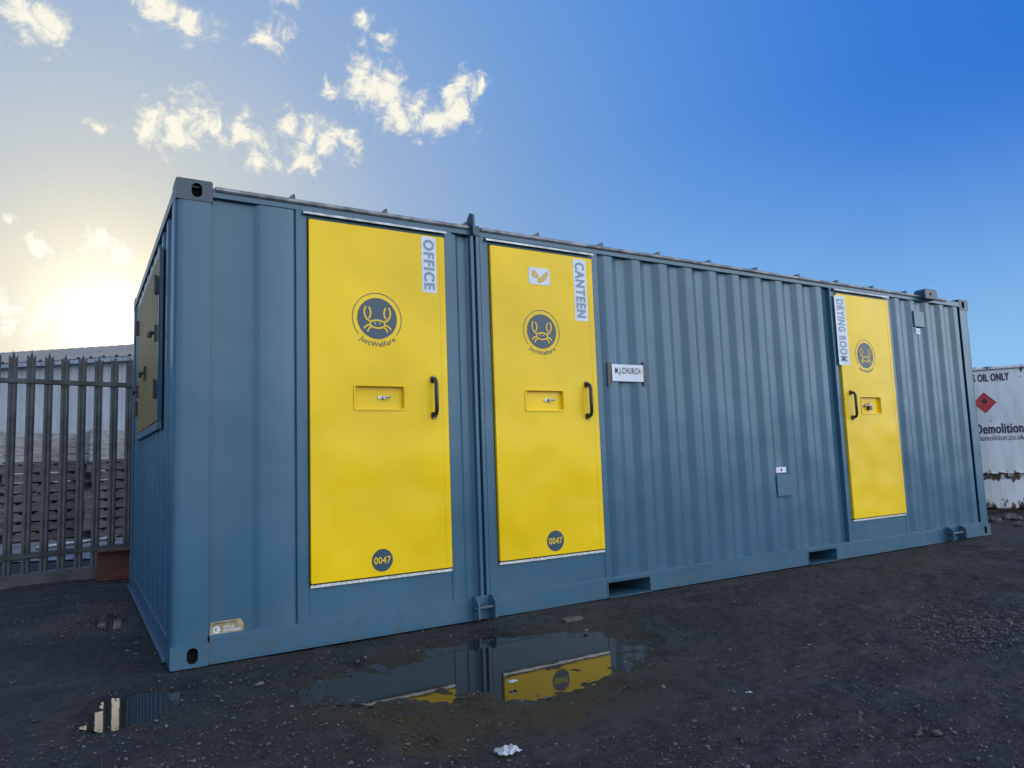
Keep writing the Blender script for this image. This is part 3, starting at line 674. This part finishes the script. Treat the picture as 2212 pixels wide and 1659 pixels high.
fl=[(0,-.25),(.18,-.18),(.24,.02),(.16,.22),(.10,.10),(.05,.32),(-.04,.50),(-.06,.25),(-.16,.08),(-.20,.22),(-.26,.0),(-.18,-.18)]
m.flat([(cx_+a*rr,cz_+b*rr+.02) for a,b in fl],FT(.005),M['ink']); m.flat([(cx_+a*rr,cz_+b*rr) for a,b in ((-.22,-.36),(.22,-.36),(.22,-.30),(-.22,-.30))],FT(.005),M['ink']); m.build('hazard_sign',tk)
M['tanktext']=simple('tank_lettering',(.025,.022,.06),.5,0,.1,bs=0); M['tanktext2']=simple('tank_lettering_grey',(.09,.10,.14),.5,0,.1,bs=0)
def ttext(txt,u0,u1,v0,v1,mat,bold,hv=0,sp=1.):
    vm=(v0+v1)/2; x1=tl(u1,vm)[0]; x0=tl(u0,vm)[0]; z1=tl(u1,v0)[1]; z0=tl(u1,v1)[1]; m=MB(); put_text(m,txt,FT(.004),(x0+x1)/2,(z0+z1)/2,x1-x0,z1-z0,mat,bold,heavy=hv,space=sp); m.build('lettering',tk)
ttext('GAS OIL ONLY',2079,2180,804,821,M['tanktext'],.02,.003,1.08)
ttext('Demolition',2107,2211,912,934,M['tanktext'],.015,.003,1.06)
ttext('demolition.co.uk',2112,2213,937,949,M['tanktext2'],.01)
# ================================================================== SKY + SUN
w=bpy.data.worlds.new('World'); sc.world=w; w.use_nodes=True; nt=w.node_tree; bg=nt.nodes['Background']
sd=ray(238,700); el=math.asin(sd[2]); az=math.atan2(sd[0],sd[1])
sk=nt.nodes.new('ShaderNodeTexSky'); sk.sky_type='NISHITA'; sk.sun_disc=False; sk.sun_elevation=el; sk.sun_rotation=az
tc=N(nt,'ShaderNodeTexCoord'); D_=tc.outputs['Generated']
def vm_(op,a,b):
    n=N(nt,'ShaderNodeVectorMath',operation=op)
    for i,v in enumerate((a,b)):
        if hasattr(v,'is_linked'): nt.links.new(v,n.inputs[i])
        else: n.inputs[i].default_value=v
    return n
dp=vm_('DOT_PRODUCT',D_,tuple(sd)).outputs['Value']
an=N(nt,'ShaderNodeMath',operation='ARCCOSINE'); nt.links.new(dp,an.inputs[0]); an=an.outputs[0]
af=mul(nt,an,1/PI)
cr=N(nt,'ShaderNodeValToRGB'); nt.links.new(af,cr.inputs[0]); e=cr.color_ramp
stops=[(0,(244,234,204)),(4,(238,230,204)),(7,(226,222,204)),(11,(203,208,207)),(16,(182,196,212)),(23,(152,178,213)),(33,(118,160,216)),(44,(86,143,219)),(57,(58,124,214)),(72,(42,112,210)),(95,(60,110,190)),(180,(120,150,190))]
while len(e.elements)<len(stops): e.elements.new(.5)
for q_,(a,c) in zip(e.elements,stops): q_.position=a/180; q_.color=(*lin(c),1)
sp=N(nt,'ShaderNodeSeparateXYZ'); nt.links.new(D_,sp.inputs[0]); zc=sp.outputs[2]
hz=ramp(nt,zc,-.02,.44,1,0); base=mixc(nt,mul(nt,mul(nt,hz,ramp(nt,an,.25,.8)),.92),cr.outputs[0],lin((155,208,246)))
cl=[(800,160,48),(835,200,52),(880,235,50),(930,252,50),(985,245,46),(960,205,36),(1000,172,30),(1037,190,26),
(330,262,44),(390,280,52),(450,272,54),(520,280,38),(560,345,32),(620,272,38),(650,318,48),(700,290,44),(755,312,30),(680,345,28),
(345,15,52),(415,45,46),(580,78,42),(612,5,26),(60,40,56),(110,60,36),(790,52,24),(828,90,22),(715,180,24),
(205,520,38),(265,540,36),(90,530,28),(15,470,22),(20,668,48),(100,676,52),(150,692,36),(200,272,18)]
def wn_(scale,detail,rough,dist=.0,out=0):
    n=N(nt,'ShaderNodeTexNoise'); nt.links.new(D_,n.inputs['Vector']); n.inputs['Scale'].default_value=scale; n.inputs['Detail'].default_value=detail; n.inputs['Roughness'].default_value=rough; n.inputs['Distortion'].default_value=dist; return n.outputs[out]
wc=vm_('SUBTRACT',wn_(17,5,.60,0,1),(.5,.5,.5)).outputs[0]
wsc=N(nt,'ShaderNodeVectorMath',operation='SCALE'); nt.links.new(wc,wsc.inputs[0]); wsc.inputs['Scale'].default_value=.055
DW=vm_('ADD',D_,wsc.outputs[0]).outputs[0]
acc=None
for u,v,r in cl:
    dd=vm_('DISTANCE',DW,tuple(ray(u,v))).outputs['Value']
    n=N(nt,'ShaderNodeMapRange'); nt.links.new(dd,n.inputs[0]); n.inputs[1].default_value=0; n.inputs[2].default_value=r*1.6/FP; n.inputs[3].default_value=1; n.inputs[4].default_value=0
    acc=n.outputs[0] if acc is None else mul(nt,acc,n.outputs[0],'MAXIMUM')
nA=wn_(38,8,.66,.6)
dens=mul(nt,acc,mul(nt,mul(nt,nA,.5,'SUBTRACT'),2.6),'ADD')
gate=ramp(nt,acc,.0,.25)
msk=mul(nt,ramp(nt,dens,.24,1.0),gate)
ccol=mixc(nt,ramp(nt,dens,.35,1.0),lin((212,214,210)),lin((254,250,232)))
base=mixc(nt,mul(nt,msk,.95),base,ccol)
# unseen cloud bank added behind the camera to light the front, brightest right rear
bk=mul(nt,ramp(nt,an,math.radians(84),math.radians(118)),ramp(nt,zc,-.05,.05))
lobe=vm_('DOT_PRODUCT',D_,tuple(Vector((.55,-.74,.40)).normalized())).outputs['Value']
lobe2=vm_('DOT_PRODUCT',D_,tuple(Vector((.74,-.62,.24)).normalized())).outputs['Value']  # second added lobe, gives the panels towards the far end their sheen
fill_glow=mul(nt,mul(nt,bk,ramp(nt,wn_(2.6,4,.55),.25,.75,.5,1.3)),mul(nt,ramp(nt,lobe,.25,.97,.70,1.30),ramp(nt,lobe2,.86,.995,0,.9),'ADD'))
add=N(nt,'ShaderNodeMix',data_type='RGBA',blend_type='ADD'); add.inputs[0].default_value=1
sc1=N(nt,'ShaderNodeVectorMath',operation='SCALE'); nt.links.new(sk.outputs[0],sc1.inputs[0]); sc1.inputs['Scale'].default_value=.0001
nt.links.new(base,add.inputs[6]); nt.links.new(sc1.outputs[0],add.inputs[7])
sc2=N(nt,'ShaderNodeVectorMath',operation='SCALE'); sc2.inputs[0].default_value=(1.33,1.33,1.31); nt.links.new(fill_glow,sc2.inputs['Scale'])
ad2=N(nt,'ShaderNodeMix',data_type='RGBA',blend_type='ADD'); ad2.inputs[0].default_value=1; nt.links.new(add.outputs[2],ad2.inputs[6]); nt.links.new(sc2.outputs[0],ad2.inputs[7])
gl=N(nt,'ShaderNodeVectorMath',operation='SCALE'); gl.inputs[0].default_value=(1.4,1.32,1.08)
ex=N(nt,'ShaderNodeMath',operation='EXPONENT'); nt.links.new(mul(nt,an,-1/.044),ex.inputs[0]); nt.links.new(ex.outputs[0],gl.inputs['Scale'])
ad3=N(nt,'ShaderNodeMix',data_type='RGBA',blend_type='ADD'); ad3.inputs[0].default_value=1; nt.links.new(ad2.outputs[2],ad3.inputs[6]); nt.links.new(gl.outputs[0],ad3.inputs[7])
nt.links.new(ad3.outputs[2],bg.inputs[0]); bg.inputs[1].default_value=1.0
sl=bpy.data.lights.new('sun','SUN'); sl.energy=2.2; sl.angle=math.radians(.5); sl.color=(1,.88,.68); so=bpy.data.objects.new('sun',sl); COL.objects.link(so)
so.rotation_euler=Vector(tuple(-sd)).to_track_quat('-Z','Y').to_euler(); so.location=(0,10,8)
sc.view_settings.view_transform='Standard'; sc.view_settings.look='None'; sc.view_settings.exposure=0
